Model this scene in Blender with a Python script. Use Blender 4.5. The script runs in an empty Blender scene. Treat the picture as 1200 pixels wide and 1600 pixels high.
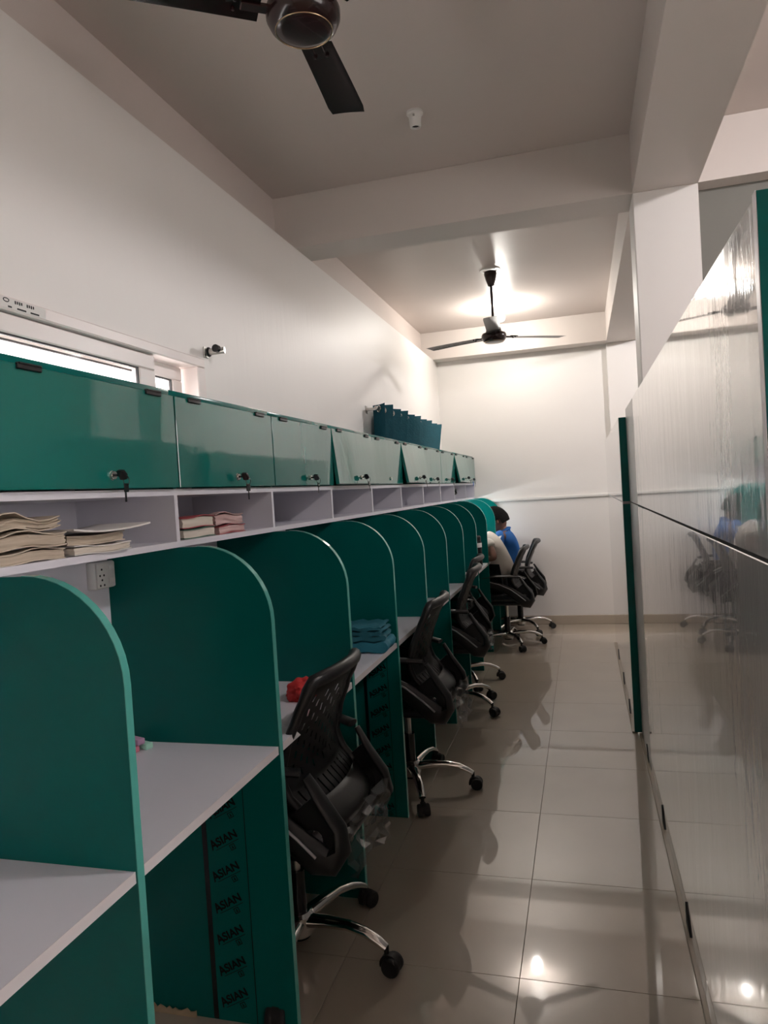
import bpy, bmesh, math, random
from mathutils import Vector, Matrix
random.seed(7)
R = math.radians
sc = bpy.context.scene
COL = sc.collection

# ------------------------------------------------------------------ camera
CAM_H = 1.3952
yaw, pitch, roll = R(15.6268), R(-1.5304), R(3.5189)
cf = Vector((-math.sin(yaw)*math.cos(pitch), math.cos(yaw)*math.cos(pitch), math.sin(pitch)))
cr = Vector((math.cos(yaw), math.sin(yaw), 0))
cu = cr.cross(cf)
cr2 = cr*math.cos(roll) - cu*math.sin(roll)
cu2 = cr*math.sin(roll) + cu*math.cos(roll)
cam_d = bpy.data.cameras.new('camera')
cam = bpy.data.objects.new('camera', cam_d); COL.objects.link(cam)
cam_d.sensor_fit = 'HORIZONTAL'; cam_d.sensor_width = 36
cam_d.lens = 1113.09/1200*36
cam_d.clip_start = 0.02
M = Matrix.Identity(4)
for i in range(3):
    M[i][0] = cr2[i]; M[i][1] = cu2[i]; M[i][2] = -cf[i]
M[0][3], M[1][3], M[2][3] = 0, 0, CAM_H
cam.matrix_world = M
sc.camera = cam

# ------------------------------------------------------------------ world, exposure
w = bpy.data.worlds.new('daylight'); sc.world = w; w.use_nodes = True
bg = w.node_tree.nodes['Background']
bg.inputs[0].default_value = (1.0, 0.93, 0.91, 1); bg.inputs[1].default_value = 5.5
sc.view_settings.view_transform = 'Standard'; sc.view_settings.look = 'None'
sc.view_settings.exposure = 0.75; sc.view_settings.gamma = 1.0
sc.view_settings.use_curve_mapping = False
BULB_FAR = 360.0      # emission strength of the bulb in the far bay
BULB_SIDE = 650.0     # emission strength of the bulb in the side bay
BULB_ROOM = 1050.0    # bulb in the room behind the grey board

# ------------------------------------------------------------------ materials
def mat(name, col, rough=0.5, metal=0.0, ior=1.5, spec=0.5, coat=0.0, noise=None, bump=None, trans=0.0, emit=None, alpha=None, crough=0.018):
    """noise=(scale, amount, stretch)  colour variation; bump=(scale, strength, stretch)"""
    m = bpy.data.materials.new(name); m.use_nodes = True
    nt = m.node_tree; b = nt.nodes['Principled BSDF']
    b.inputs['Base Color'].default_value = (*col, 1)
    b.inputs['Roughness'].default_value = rough
    b.inputs['Metallic'].default_value = metal
    b.inputs['IOR'].default_value = ior
    b.inputs['Specular IOR Level'].default_value = spec
    b.inputs['Coat Weight'].default_value = coat
    b.inputs['Coat Roughness'].default_value = crough; b.inputs['Coat IOR'].default_value = 1.75
    b.inputs['Transmission Weight'].default_value = trans
    if alpha is not None: b.inputs['Alpha'].default_value = alpha
    if emit:
        b.inputs['Emission Color'].default_value = (*emit[0], 1); b.inputs['Emission Strength'].default_value = emit[1]
    def coords(stretch):
        tc = nt.nodes.new('ShaderNodeTexCoord'); mp = nt.nodes.new('ShaderNodeMapping')
        mp.inputs['Scale'].default_value = stretch
        nt.links.new(tc.outputs['Object'], mp.inputs['Vector']); return mp.outputs['Vector']
    if noise:
        n = nt.nodes.new('ShaderNodeTexNoise'); n.inputs['Scale'].default_value = noise[0]; n.inputs['Detail'].default_value = 6
        nt.links.new(coords(noise[2] if len(noise) > 2 else (1,1,1)), n.inputs['Vector'])
        mx = nt.nodes.new('ShaderNodeMix'); mx.data_type = 'RGBA'
        a = noise[1]
        mx.inputs[6].default_value = (*[max(0, c*(1-a)) for c in col], 1)
        mx.inputs[7].default_value = (*[min(1, c*(1+a)) for c in col], 1)
        nt.links.new(n.outputs['Fac'], mx.inputs[0]); nt.links.new(mx.outputs[2], b.inputs['Base Color'])
    if bump:
        n = nt.nodes.new('ShaderNodeTexNoise'); n.inputs['Scale'].default_value = bump[0]; n.inputs['Detail'].default_value = bump[3] if len(bump) > 3 else 3
        nt.links.new(coords(bump[2]), n.inputs['Vector'])
        bp = nt.nodes.new('ShaderNodeBump'); bp.inputs['Strength'].default_value = bump[1]; bp.inputs['Distance'].default_value = 0.01
        nt.links.new(n.outputs['Fac'], bp.inputs['Height']); nt.links.new(bp.outputs['Normal'], b.inputs['Normal'])
    return m

MT = {}
MT['wall'] = mat('painted_wall', (.80, .77, .74), .46, noise=(1.5, .035), bump=(3, .14, (1, 7, .7)))
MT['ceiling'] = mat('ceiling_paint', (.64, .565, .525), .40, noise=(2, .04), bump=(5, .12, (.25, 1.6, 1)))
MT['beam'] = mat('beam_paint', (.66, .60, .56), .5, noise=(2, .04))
MT['grout'] = mat('tile_joint', (.22, .17, .13), .8)
MT['tile'] = mat('polished_tile', (.44, .375, .30), .32, ior=1.5, spec=.45, crough=.03, coat=.9, noise=(3.5, .10))
MT['green'] = mat('green_laminate', (.002, .118, .104), .20, spec=.16, noise=(.8, .05), bump=(6, .03, (1, 1, 1)))
MT['door'] = mat('green_gloss_laminate', (.004, .150, .125), .06, ior=1.55, coat=.35, bump=(2.6, .17, (1, 2.6, 1.3), 3))
MT['edge'] = mat('green_edge_band', (.08, .36, .31), .18)
MT['lam'] = mat('white_laminate', (.72, .71, .77), .3, noise=(4, .02))
MT['lamedge'] = mat('white_edge_band', (.62, .59, .60), .35)
MT['gap'] = mat('dark_gap', (.02, .02, .02), .8)
MT['panel'] = mat('white_gloss_laminate', (.50, .49, .49), .07, ior=1.55, coat=.8, noise=(1.2, .05, (1, 3, .6)), bump=(1.0, .28, (1, 11, 3.2), 5))
MT['satin'] = mat('white_satin_board', (.70, .68, .67), .28, noise=(3, .04))
MT['black'] = mat('black_plastic', (.008, .008, .009), .42)
MT['blackgloss'] = mat('black_gloss', (.012, .012, .014), .15)
MT['rub'] = mat('black_rubber', (.012, .012, .012), .6)
MT['seat'] = mat('seat_wrapped', (.012, .012, .018), .13, bump=(25, .5, (1, 1, 1)))
MT['pad'] = mat('grey_plastic_pad', (.022, .022, .022), .38)
MT['chrome'] = mat('chrome', (.75, .73, .70), .12, metal=1)
MT['steel'] = mat('brushed_steel', (.55, .53, .50), .3, metal=1)
MT['pipe'] = mat('silver_piping', (.35, .35, .36), .35)
MT['fan'] = mat('fan_brown', (.018, .006, .006), .22, spec=.35, coat=.1)
MT['gold'] = mat('fan_trim', (.55, .40, .25), .25, metal=1)
MT['white'] = mat('white_plastic', (.80, .78, .75), .35)
MT['upvc'] = mat('window_frame_plastic', (.80, .72, .69), .35)
MT['gasket'] = mat('black_gasket', (.01, .01, .012), .6)
MT['teal_cloth'] = mat('teal_cloth', (.014, .135, .180), .75, noise=(30, .2), bump=(60, .2, (1, 1, 1)))
MT['teal_cloth2'] = mat('teal_cloth_light', (.015, .17, .24), .7, noise=(20, .2), bump=(40, .3, (1, 1, 1)))
MT['red_cloth'] = mat('red_cloth', (.55, .025, .025), .7, bump=(40, .3, (1, 1, 1)))
MT['skirt'] = mat('skirting_tile', (.42, .36, .29), .15)
MT['wood'] = mat('raw_board', (.42, .32, .20), .8, noise=(20, .25))
MT['ink'] = mat('film_print', (.001, .004, .004), .5, spec=.15)
MT['film'] = mat('film_strip', (.002, .004, .005), .25, noise=(60, .5))
MT['paper'] = mat('aged_paper', (.46, .385, .30), .8, noise=(12, .3, (1, 1, 14)))
MT['paper2'] = mat('book_paper', (.62, .56, .48), .8, noise=(10, .15, (1, 1, 16)))
MT['cover'] = mat('worn_cover', (.55, .47, .38), .6, noise=(10, .25))
MT['coverred'] = mat('red_cover', (.35, .05, .06), .5, noise=(14, .3))
MT['covergreen'] = mat('green_cover', (.06, .14, .10), .5)
MT['coverpink'] = mat('pink_cover', (.50, .33, .31), .5, noise=(18, .3))
MT['sheet'] = mat('white_sheet', (.74, .71, .68), .6)
MT['skin'] = mat('skin', (.18, .085, .055), .5, noise=(20, .08))
MT['hair'] = mat('black_hair', (.004, .0035, .003), .75, spec=.15, bump=(90, .6, (1, 1, 1)))
MT['blue'] = mat('blue_shirt', (.012, .125, .43), .75, bump=(14, .35, (1, 1, 1)))
MT['tee'] = mat('off_white_shirt', (.62, .58, .52), .8, bump=(12, .4, (1, 1, 1)))
MT['trouser'] = mat('dark_trousers', (.02, .022, .03), .8)
MT['shoe'] = mat('shoe', (.25, .16, .13), .6)
MT['grey_board'] = mat('grey_board', (.19, .185, .165), .6, noise=(2, .05))
MT['mauve'] = mat('mauve_foam', (.45, .28, .42), .7)
MT['pink'] = mat('pink_foam', (.62, .20, .28), .7)
MT['mint'] = mat('mint_foam', (.38, .68, .55), .7)
MT['bluetag'] = mat('blue_tag', (.02, .10, .40), .5)
MT['bulb'] = mat('bulb_glow', (1, 1, 1), .4, emit=((1.0, .95, .88), BULB_FAR))
MT['led'] = mat('led_glow', (1, 1, 1), .4, emit=((.95, 1.0, 1.0), 85.0))
MT['bulb3'] = mat('bulb_glow_room', (1, 1, 1), .4, emit=((1.0, .96, .97), BULB_ROOM))
MT['bulb2'] = mat('bulb_glow_cool', (1, 1, 1), .4, emit=((1.0, .95, .95), BULB_SIDE))
# clear glass and clear film: mostly see-through with a sheen
def clear(name, tint, gl, rough):
    m = bpy.data.materials.new(name); m.use_nodes = True; nt = m.node_tree
    nt.nodes.remove(nt.nodes['Principled BSDF']); out = nt.nodes['Material Output']
    t = nt.nodes.new('ShaderNodeBsdfTransparent'); t.inputs[0].default_value = (*tint, 1)
    g = nt.nodes.new('ShaderNodeBsdfGlossy'); g.inputs['Roughness'].default_value = rough
    mx = nt.nodes.new('ShaderNodeMixShader'); mx.inputs[0].default_value = gl
    nt.links.new(t.outputs[0], mx.inputs[1]); nt.links.new(g.outputs[0], mx.inputs[2]); nt.links.new(mx.outputs[0], out.inputs[0])
    return m
MT['glass'] = clear('window_glass', (.97, .97, .97), .06, .02)
MT['filmclear'] = clear('clear_film', (.86, .86, .86), .22, .2)

# ------------------------------------------------------------------ mesh helpers
def NB(): return bmesh.new()
def bx(bm, x0, x1, y0, y1, z0, z1, bev=0.0, seg=2):
    t = bmesh.new()
    bmesh.ops.create_cube(t, size=1)
    for v in t.verts:
        v.co = ((x0+x1)/2+v.co.x*(x1-x0), (y0+y1)/2+v.co.y*(y1-y0), (z0+z1)/2+v.co.z*(z1-z0))
    if bev > 0: bmesh.ops.bevel(t, geom=t.edges[:], offset=bev, segments=seg, profile=.5, affect='EDGES')
    merge(bm, t); return bm
def merge(bm, t, mtx=None):
    if mtx is not None: t.transform(mtx)
    me = bpy.data.meshes.new('tmp'); t.to_mesh(me); t.free(); bm.from_mesh(me); bpy.data.meshes.remove(me)
def tube(bm, pts, rad, n=10, cap=True, flat=None):
    """sweep a circle (or flattened ellipse: flat=(a,b)) along pts"""
    pts = [Vector(p) for p in pts]; rings = []
    up = None
    for i, p in enumerate(pts):
        t = (pts[min(i+1, len(pts)-1)]-pts[max(i-1, 0)]).normalized()
        if up is None:
            up = Vector((0, 0, 1)) if abs(t.z) < .9 else Vector((0, 1, 0))
        s = t.cross(up)
        if s.length < 1e-4: s = t.cross(Vector((1, 0, 0)))
        s.normalize(); up = s.cross(t).normalized()
        r = rad[i] if isinstance(rad, (list, tuple)) else rad
        a, b = flat if flat else (1, 1)
        rings.append([bm.verts.new(p+s*(r*a*math.cos(2*math.pi*k/n))+up*(r*b*math.sin(2*math.pi*k/n))) for k in range(n)])
    for A, B in zip(rings, rings[1:]):
        for k in range(n): bm.faces.new((A[k], A[(k+1) % n], B[(k+1) % n], B[k]))
    if cap:
        bm.faces.new(rings[0][::-1]); bm.faces.new(rings[-1])
    return bm
def closed_tube(bm, pts, r, n=8):
    pts = [Vector(p) for p in pts]; N = len(pts); rings = []
    c = sum(pts, Vector())/N
    for i, p in enumerate(pts):
        t = (pts[(i+1) % N]-pts[i-1]).normalized(); o = (p-c); o -= t*o.dot(t); o.normalize(); q = t.cross(o)
        rings.append([bm.verts.new(p+o*r*math.cos(2*math.pi*k/n)+q*r*math.sin(2*math.pi*k/n)) for k in range(n)])
    for i in range(N):
        A, B = rings[i], rings[(i+1) % N]
        for k in range(n): bm.faces.new((A[k], A[(k+1) % n], B[(k+1) % n], B[k]))
    return bm
def lathe(bm, prof, n=24, mtx=None):
    """prof: (r,z) pairs about Z; ends with r=0 close"""
    t = bmesh.new(); rings = []
    for r, z in prof:
        if r < 1e-6: rings.append([t.verts.new((0, 0, z))])
        else: rings.append([t.verts.new((r*math.cos(2*math.pi*k/n), r*math.sin(2*math.pi*k/n), z)) for k in range(n)])
    for A, B in zip(rings, rings[1:]):
        for k in range(n):
            if len(A) == 1 and len(B) == 1: continue
            if len(A) == 1: t.faces.new((A[0], B[(k+1) % n], B[k]))
            elif len(B) == 1: t.faces.new((A[k], A[(k+1) % n], B[0]))
            else: t.faces.new((A[k], A[(k+1) % n], B[(k+1) % n], B[k]))
    bmesh.ops.recalc_face_normals(t, faces=t.faces[:])
    merge(bm, t, mtx); return bm
def prism(bm, poly, axis, a, b, mtx=None):
    """extrude a 2D polygon; axis Y: poly is (x,z); axis X: (y,z); axis Z: (x,y)"""
    t = bmesh.new()
    P = {'Y': lambda u, v, c: (u, c, v), 'X': lambda u, v, c: (c, u, v), 'Z': lambda u, v, c: (u, v, c)}[axis]
    A = [t.verts.new(P(u, v, a)) for u, v in poly]; B = [t.verts.new(P(u, v, b)) for u, v in poly]
    t.faces.new(A); t.faces.new(B[::-1])
    for i in range(len(poly)):
        j = (i+1) % len(poly); t.faces.new((A[i], B[i], B[j], A[j]))
    bmesh.ops.recalc_face_normals(t, faces=t.faces[:])
    merge(bm, t, mtx); return bm
def mesh(name, bm, m, smooth=35):
    bmesh.ops.recalc_face_normals(bm, faces=bm.faces[:])
    me = bpy.data.meshes.new(name); bm.to_mesh(me); bm.free()
    me.materials.append(MT[m])
    if smooth:
        me.shade_smooth(); me.set_sharp_from_angle(angle=R(smooth))
    return me
def link(name, data, parent=None, loc=None, rot=None):
    o = bpy.data.objects.new(name, data); COL.objects.link(o)
    if parent: o.parent = parent
    if loc: o.location = loc
    if rot: o.rotation_euler = rot
    return o
def obj(name, bm, m, parent=None, loc=None, rot=None, smooth=35):
    return link(name, mesh(name, bm, m, smooth), parent, loc, rot)
def tag(o, label, cat, group=None, kind=None):
    if label: o['label'] = label
    if cat: o['category'] = cat
    if group: o['group'] = group
    if kind: o['kind'] = kind
    return o
def thing(name, label, cat, loc=(0, 0, 0), rz=0, group=None):
    o = link(name, None, None, loc, (0, 0, rz)); o.empty_display_size = .05
    return tag(o, label, cat, group)
def struct(name, bm, m, parent=None, label=None, smooth=35):
    o = obj(name, bm, m, parent, smooth=smooth)
    if not parent: o['kind'] = 'structure'
    if label: o['label'] = label
    return o
def copy_tree(o, parent=None):
    c = o.copy(); COL.objects.link(c); c.parent = parent
    for ch in o.children: copy_tree(ch, c)
    return c
ORD = ['nearest', 'second', 'third', 'fourth', 'fifth', 'sixth', 'seventh', 'eighth', 'ninth', 'tenth', 'eleventh', 'twelfth']

# ------------------------------------------------------------------ dimensions
S, Y1 = .6142, 1.0666
PY = lambda k: Y1 + S*(k-1)         # near face of partition k
XP, XC, XW, XW2 = -.790, -1.043, -1.356, -1.4626
XBK = -1.27
YF, YB, ZB, ZC = 7.171, 3.464, 2.68, 2.948
XB0, XB1 = .287, .563
ZCB, ZCT, ZSH = 1.4409, 1.7037, 1.30
YN, XE = -2.6, 3.6                   # room ends behind the camera and to the right
XR, XR2, YA0, YA1 = .244, .206, 1.068, 4.046

# ------------------------------------------------------------------ room shell
bm = NB(); bx(bm, XW2-.2, XE+.2, YN-.2, YF+.2, -.15, -.003)
floor = struct('floor', bm, 'grout', label='polished beige tiled floor of the aisle')
TP = .52
tile_me = {}
x = -.242-TP*3
while x < XE:
    y = 1.99-TP*9
    while y < YF:
        x0, x1, y0, y1 = max(x, XW), min(x+TP, XE), max(y, YN), min(y+TP, YF)
        if x1-x0 > .03 and y1-y0 > .03:
            wx, wy = x1-x0-.0014, y1-y0-.0014
            key = (round(wx, 3), round(wy, 3))
            if key not in tile_me:
                b = NB(); bx(b, -wx/2, wx/2, -wy/2, wy/2, -.006, 0, .0006, 1); tile_me[key] = mesh('floor_tile', b, 'tile', 30)
            link('floor_tile', tile_me[key], floor, ((x0+x1)/2, (y0+y1)/2, 0))
        y += TP
    x += TP

# left wall with the window opening; the wall steps back above the lintel line
WY0, WY1, WZ0, WZ1 = .15, 2.43, 1.50, 1.94
bm = NB()
bx(bm, XW-.16, XW, YN, WY0, 0, ZB)
bx(bm, XW-.16, XW, WY1, YF, 0, ZB)
bx(bm, XW-.16, XW, WY0, WY1, 0, WZ0)
bx(bm, XW-.16, XW, WY0, WY1, WZ1, ZB)
struct('wall_left', bm, 'wall', label='long white side wall above the green cabinets')
bm = NB(); bx(bm, XW2-.1, XE+.1, YF, YF+.15, 0, ZC); struct('wall_far', bm, 'wall', label='white end wall of the aisle')
bm = NB(); bx(bm, XW2-.1, XE+.1, YN-.15, YN, 0, ZC)
struct('wall_back', bm, 'wall', label='white wall behind the viewer')
bm = NB()
SY0, SY1, SZ0, SZ1 = -1.4, .9, .95, 2.3           # opening added in the unseen side bay wall for daylight fill
bx(bm, XE, XE+.15, YN, SY0, 0, ZC); bx(bm, XE, XE+.15, SY1, YF, 0, ZC); bx(bm, XE, XE+.15, SY0, SY1, 0, SZ0); bx(bm, XE, XE+.15, SY0, SY1, SZ1, ZC)
struct('wall_right', bm, 'wall', label='white wall of the side bay')
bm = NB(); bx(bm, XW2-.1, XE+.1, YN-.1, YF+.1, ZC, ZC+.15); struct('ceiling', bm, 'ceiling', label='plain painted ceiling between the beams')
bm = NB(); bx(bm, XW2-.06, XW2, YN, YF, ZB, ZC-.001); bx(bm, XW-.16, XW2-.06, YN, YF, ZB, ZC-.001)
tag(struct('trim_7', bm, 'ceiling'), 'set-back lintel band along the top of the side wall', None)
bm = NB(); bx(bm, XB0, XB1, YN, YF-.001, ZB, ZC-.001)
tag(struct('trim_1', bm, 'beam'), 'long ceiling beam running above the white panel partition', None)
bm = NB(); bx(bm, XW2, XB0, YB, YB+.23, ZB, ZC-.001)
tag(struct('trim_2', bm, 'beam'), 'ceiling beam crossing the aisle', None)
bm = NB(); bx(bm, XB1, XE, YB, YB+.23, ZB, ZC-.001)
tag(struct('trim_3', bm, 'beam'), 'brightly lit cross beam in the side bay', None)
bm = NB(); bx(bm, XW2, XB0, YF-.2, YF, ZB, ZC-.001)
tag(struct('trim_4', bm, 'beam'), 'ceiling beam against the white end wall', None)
bm = NB(); bx(bm, XB0, XB1, YB, YB+.23, 0, ZB, .004, 1)
tag(struct('trim_5', bm, 'wall'), 'square white pillar rising behind the glossy panels', None)
bm = NB(); bx(bm, XB0, XB1, YF-.06, YF, 0, ZB, .004, 1)
tag(struct('trim_6', bm, 'wall'), 'white pillar at the end wall', None)
bm = NB(); bx(bm, XB1, XE, YB+.10, YB+.14, 0, ZB)
struct('wall_side_bay', bm, 'grey_board', label='grey board wall closing the side bay under its beam')
bm = NB(); bx(bm, XW, XB0, YF-.012, YF, 0, .088, .003, 1); struct('baseboard_far', bm, 'skirt')

# window
win = link('window_1', None); tag(win, 'white plastic sliding window above the cabinets', None, kind='structure')
bm = NB()
bx(bm, XW-.09, XW+.012, WY0, WY1, WZ1-.035, WZ1, .004, 1); bx(bm, XW-.09, XW+.012, WY1-.055, WY1, WZ0, WZ1-.035, .004, 1)
bx(bm, XW-.09, XW+.012, WY0, WY0+.055, WZ0, WZ1-.035, .004, 1); bx(bm, XW-.09, XW+.012, WY0+.055, WY1-.055, WZ0, WZ0+.04, .004, 1)
obj('window_frame', bm, 'upvc', win)
def sash(y0, y1, x0, x1, ztop, ws):
    b = NB(); z0 = WZ0+.04
    bx(b, x0, x1, y0, y1, ztop-.05, ztop, .004, 1); bx(b, x0, x1, y1-ws, y1, z0, ztop-.05, .004, 1)
    bx(b, x0, x1, y0, y0+ws, z0, ztop-.05, .004, 1); bx(b, x0, x1, y0+ws, y1-ws, z0, z0+.05, .004, 1)
    s = obj('sash', b, 'upvc', win)
    b = NB(); xm = (x0+x1)/2; g = .005
    bx(b, x1-.012, x1-.004, y0+ws, y1-ws, ztop-.05-g, ztop-.05); bx(b, x1-.012, x1-.004, y1-ws-g, y1-ws, z0+.05, ztop-.05-g)
    bx(b, x1-.012, x1-.004, y0+ws, y0+ws+g, z0+.05, ztop-.05-g)
    obj('gasket', b, 'gasket', s)
    b = NB(); bx(b, xm-.003, xm+.003, y0+ws, y1-ws, z0+.05, ztop-.05); obj('pane', b, 'glass', s)
sash(.205, 2.12, XW-.035, XW-.003, 1.902, .09)
sash(1.2, 2.36, XW-.08, XW-.048, 1.902, .065)
b = NB()   # printed paper strip left on the frame
XS = XW+.0125
tt = obj('sticker', bx(NB(), XS-.0003, XS+.0003, 1.30, 1.60, 1.909, 1.936), 'sheet', win)
b = NB()
for i, yy in enumerate((1.40, 1.435, 1.465, 1.505, 1.545)):
    if i in (1, 2): closed_tube(b, [(XS+.0006, yy+.009*math.cos(a*.524), 1.9285+.0045*math.sin(a*.524)) for a in range(12)], .0012, 5)
    else:
        for q in range(4): bx(b, XS, XS+.001, yy-.012+q*.007, yy-.008+q*.007, 1.924+.001*(q % 2), 1.932-.001*((q*3) % 3))
for yy, L in ((1.42, .02), (1.47, .012), (1.50, .03), (1.545, .03)): bx(b, XS, XS+.001, yy, yy+L, 1.9115, 1.9155)
obj('printed_marks', b, 'gasket', tt)

def plain_fill_window(name, lb, ax, c, a0, a1, z0, z1, n):
    wn = link(name, None); tag(wn, lb, None, kind='structure')
    b = NB()
    def q(u0, u1, w0, w1, d=.03):
        if ax == 'X': bx(b, c-d, c+d, u0, u1, w0, w1, .003, 1)
        else: bx(b, u0, u1, c-d, c+d, w0, w1, .003, 1)
    q(a0, a1, z0, z0+.05); q(a0, a1, z1-.05, z1)
    for i in range(n+1):
        u = a0+(a1-a0-.05)*i/n; q(u, u+.05, z0+.05, z1-.05)
    obj('window_frame', b, 'upvc', wn)
    for i in range(n):
        b = NB(); u = a0+(a1-a0-.05)*i/n+.05; u1 = a0+(a1-a0-.05)*(i+1)/n
        q(u, u1, z0+.05, z1-.05, .003); obj('pane', b, 'glass', wn)
plain_fill_window('fill_window', 'wide added window bringing daylight fill into the side bay', 'X', XE+.07, SY0, SY1, SZ0, SZ1, 4)  # made-up window, added to brighten the near bay with soft sky light

# conduit on the end wall
bm = NB(); bx(bm, -1.05, XB0+.0, YF-.018, YF, 1.237, 1.265, .004, 2)
tag(obj('cable_trunking', bm, 'white'), 'thin white cable trunking running along the end wall', 'trunking')

# ------------------------------------------------------------------ study partitions and desks
PT, ZP, RC = .018, 1.2835, .20
def outline(r=RC, inset=0):
    x1, z1 = XP-inset, ZP-inset
    pts = [(XBK, 0), (x1, 0)]
    for i in range(13):
        a = i/12*math.pi/2; pts.append((x1-r+r*math.cos(a), z1-r+r*math.sin(a)))
    return pts+[(XBK, z1)]
b = NB(); prism(b, outline(), 'Y', 0, PT); part_me = mesh('panel', b, 'green')
b = NB()     # edge band follows the front and the rounded corner
o1, o0 = outline(RC+.0015, -.0015)[1:-1], outline()[1:-1]
for i in range(len(o0)-1):
    prism(b, [o0[i], o1[i], o1[i+1], o0[i+1]], 'Y', -.0004, PT+.0004)
band_me = mesh('edge_band', b, 'edge')
parts = []
for k in range(0, 12):
    y = PY(k) if k < 11 else min(PY(11), YF-.03)
    if k == 0: continue
    nm = ORD[k-1]
    lb = 'dark green study partition with rounded front corner, ' + ('nearest to the camera' if k == 1 else 'last one, beside the end wall' if k == 11 else '%s from the camera' % nm)
    t = thing('study_partition', lb, 'partition', (0, y, 0), 0, 'green study partitions in a row')
    link('panel', part_me, t); link('edge_band', band_me, t); parts.append(t)

XD, ZD = -.793, .755
def desk(y0, y1, lb):
    t = thing('desk_top', lb, 'desk', (0, y0, 0), 0, 'white desk tops between the partitions')
    L = y1-y0
    obj('board', bx(NB(), XBK, XD-.0012, .0005, L-.0005, ZD-.02, ZD), 'lam', t)
    obj('edge_strip', bx(NB(), XD-.0010, XD, .0005, L-.0005, ZD-.0205, ZD+.0002), 'lamedge', t)
desk(.3, PY(1), 'white laminate desk top in the bay at the bottom left corner of the photo')
for k in range(1, 11):
    extra = {1: ', with pastel foam blocks at its back', 2: ', with a red cloth on it', 3: ', with folded teal cloth on it'}.get(k, '')
    desk(PY(k)+PT, min(PY(k+1), YF-.03), 'white desk top beyond the %s green partition%s' % (ORD[k-1], extra))
# white backing board behind the desks
bm = NB(); bx(bm, XBK-.012, XBK, .3, YF-.002, 0, 1.286)
tag(obj('backing_board', bm, 'lam'), 'white backing board on the wall behind the study desks', 'board')

# printed protective film left on two partitions
txt = bpy.data.curves.new('lettering', 'FONT'); txt.body = 'ASIAN'; txt.size = .030; txt.offset = .0005; txt.align_x = 'LEFT'
to = bpy.data.objects.new('lettering', txt); COL.objects.link(to)
bpy.context.view_layer.update()
dg = bpy.context.evaluated_depsgraph_get()
tb = bmesh.new(); tm = bpy.data.meshes.new_from_object(to.evaluated_get(dg)); tb.from_mesh(tm)
bpy.data.objects.remove(to)
# bolder first letter and a small square emblem under the word
def word_mesh():
    b = bmesh.new(); me = bpy.data.meshes.new('t'); tb.to_mesh(me); b.from_mesh(me)
    xs = [v.co.x for v in b.verts]; wd = max(xs)
    for v in b.verts:
        v.co.x = v.co.x/wd*.088
        if v.co.x < .019: v.co.y *= 1.25; v.co.y -= .003
    t = bmesh.new(); t.from_mesh(me); wd2 = wd
    for v in t.verts: v.co.x = v.co.x/wd2*.088+.0012; v.co.y = v.co.y*1.02+.0006
    merge(b, t)
    bx(b, .010, .088, -.0075, -.0060, 0, .0001)
    for (x0, y0, ww, hh) in ((.052, -.026, .016, .002), (.052, -.0125, .016, .002), (.052, -.026, .002, .0155), (.066, -.026, .002, .0155), (.0565, -.022, .007, .002), (.0585, -.0225, .003, .008)):
        bx(b, x0, x0+ww, y0, y0+hh, 0, .0001)
    b.transform(Matrix.Rotation(R(28), 4, 'Z'))
    b.transform(Matrix.Rotation(R(90), 4, 'X'))
    return mesh('lettering', b, 'ink', 0)
wm = word_mesh(); tb.free()
def film(part, x_strip, x_text, ztop, x_line):
    f = obj('film_strip', bx(NB(), x_strip-.007, x_strip+.007, -.0008, 0, .002, .733), 'film', part)
    obj('film_edge', bx(NB(), x_line-.0012, x_line+.0006, -.0006, 0, .002, .733), 'ink', part)
    z = ztop
    while z > .0:
        link('lettering', wm, f, (x_text, -.0009, z)); z -= .086
film(parts[1], -1.027, -1.006, .640, -.905)
film(parts[3], -.945, -.926, .690, -.842)

# torn strip of board at the foot of the second partition
b = NB(); n = 16
poly = [(-1.235, 0)] + [(-1.235+.15*i/n, .012+.020*random.random()*(1-.5*i/n)) for i in range(n+1)] + [(-1.085, 0)]
prism(b, poly, 'Y', 0, .004)
tag(obj('torn_cardboard', b, 'wood', loc=(0, PY(2)-.008, 0)), 'torn beige cardboard scrap on the floor below the desk', 'cardboard')

# ------------------------------------------------------------------ wall cabinets with open niches
def strip_box(y0, y1, x0, x1, z0, z1, bev=0): return bx(NB(), x0, x1, y0, y1, z0, z1, bev)
DT = .018
tilt = {4: 5.5, 6: 9.0, 9: 10.5}
lockless = {5}
hinge_me = mesh('hinge', bx(bx(NB(), -.001, .006, -.032, .032, -.008, .004, .0015, 1), -.003, .008, -.030, .030, .001, .005, .001, 1), 'black')
b = NB(); lathe(b, [(0, .006), (.009, .006), (.010, .004), (.010, 0), (.012, -.001)], 16, Matrix.Rotation(R(90), 4, 'Y')); lock_me = mesh('lock', b, 'chrome')
def key_mesh(hang):
    b = NB()
    # key in the lock: blade shaft out of the barrel then a bow
    bx(b, .005, .018, -.0012, .0012, -.003, .003)
    prism(b, [(.016, -.011), (.022, -.013), (.034, -.011), (.037, 0), (.034, .011), (.022, .013), (.016, .011)], 'Y', -.003, .003, Matrix.Rotation(R(35), 4, 'X'))
    closed_tube(b, [(.032+.008*math.cos(a*.628), .004, -.014+.012*math.sin(a*.628)) for a in range(10)], .0009, 5)
    if hang:
        bx(b, .030, .034, -.010, .014, -.046, -.024, .0015, 1); bx(b, .0312, .0328, .000, .005, -.072, -.046)
    else:
        bx(b, .030, .034, -.006, .010, -.040, -.020, .0015, 1); bx(b, .0312, .0328, -.004, .001, -.062, -.040)
    return mesh('key', b, 'blackgloss')
key_me = [key_mesh(True), key_mesh(False)]
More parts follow.
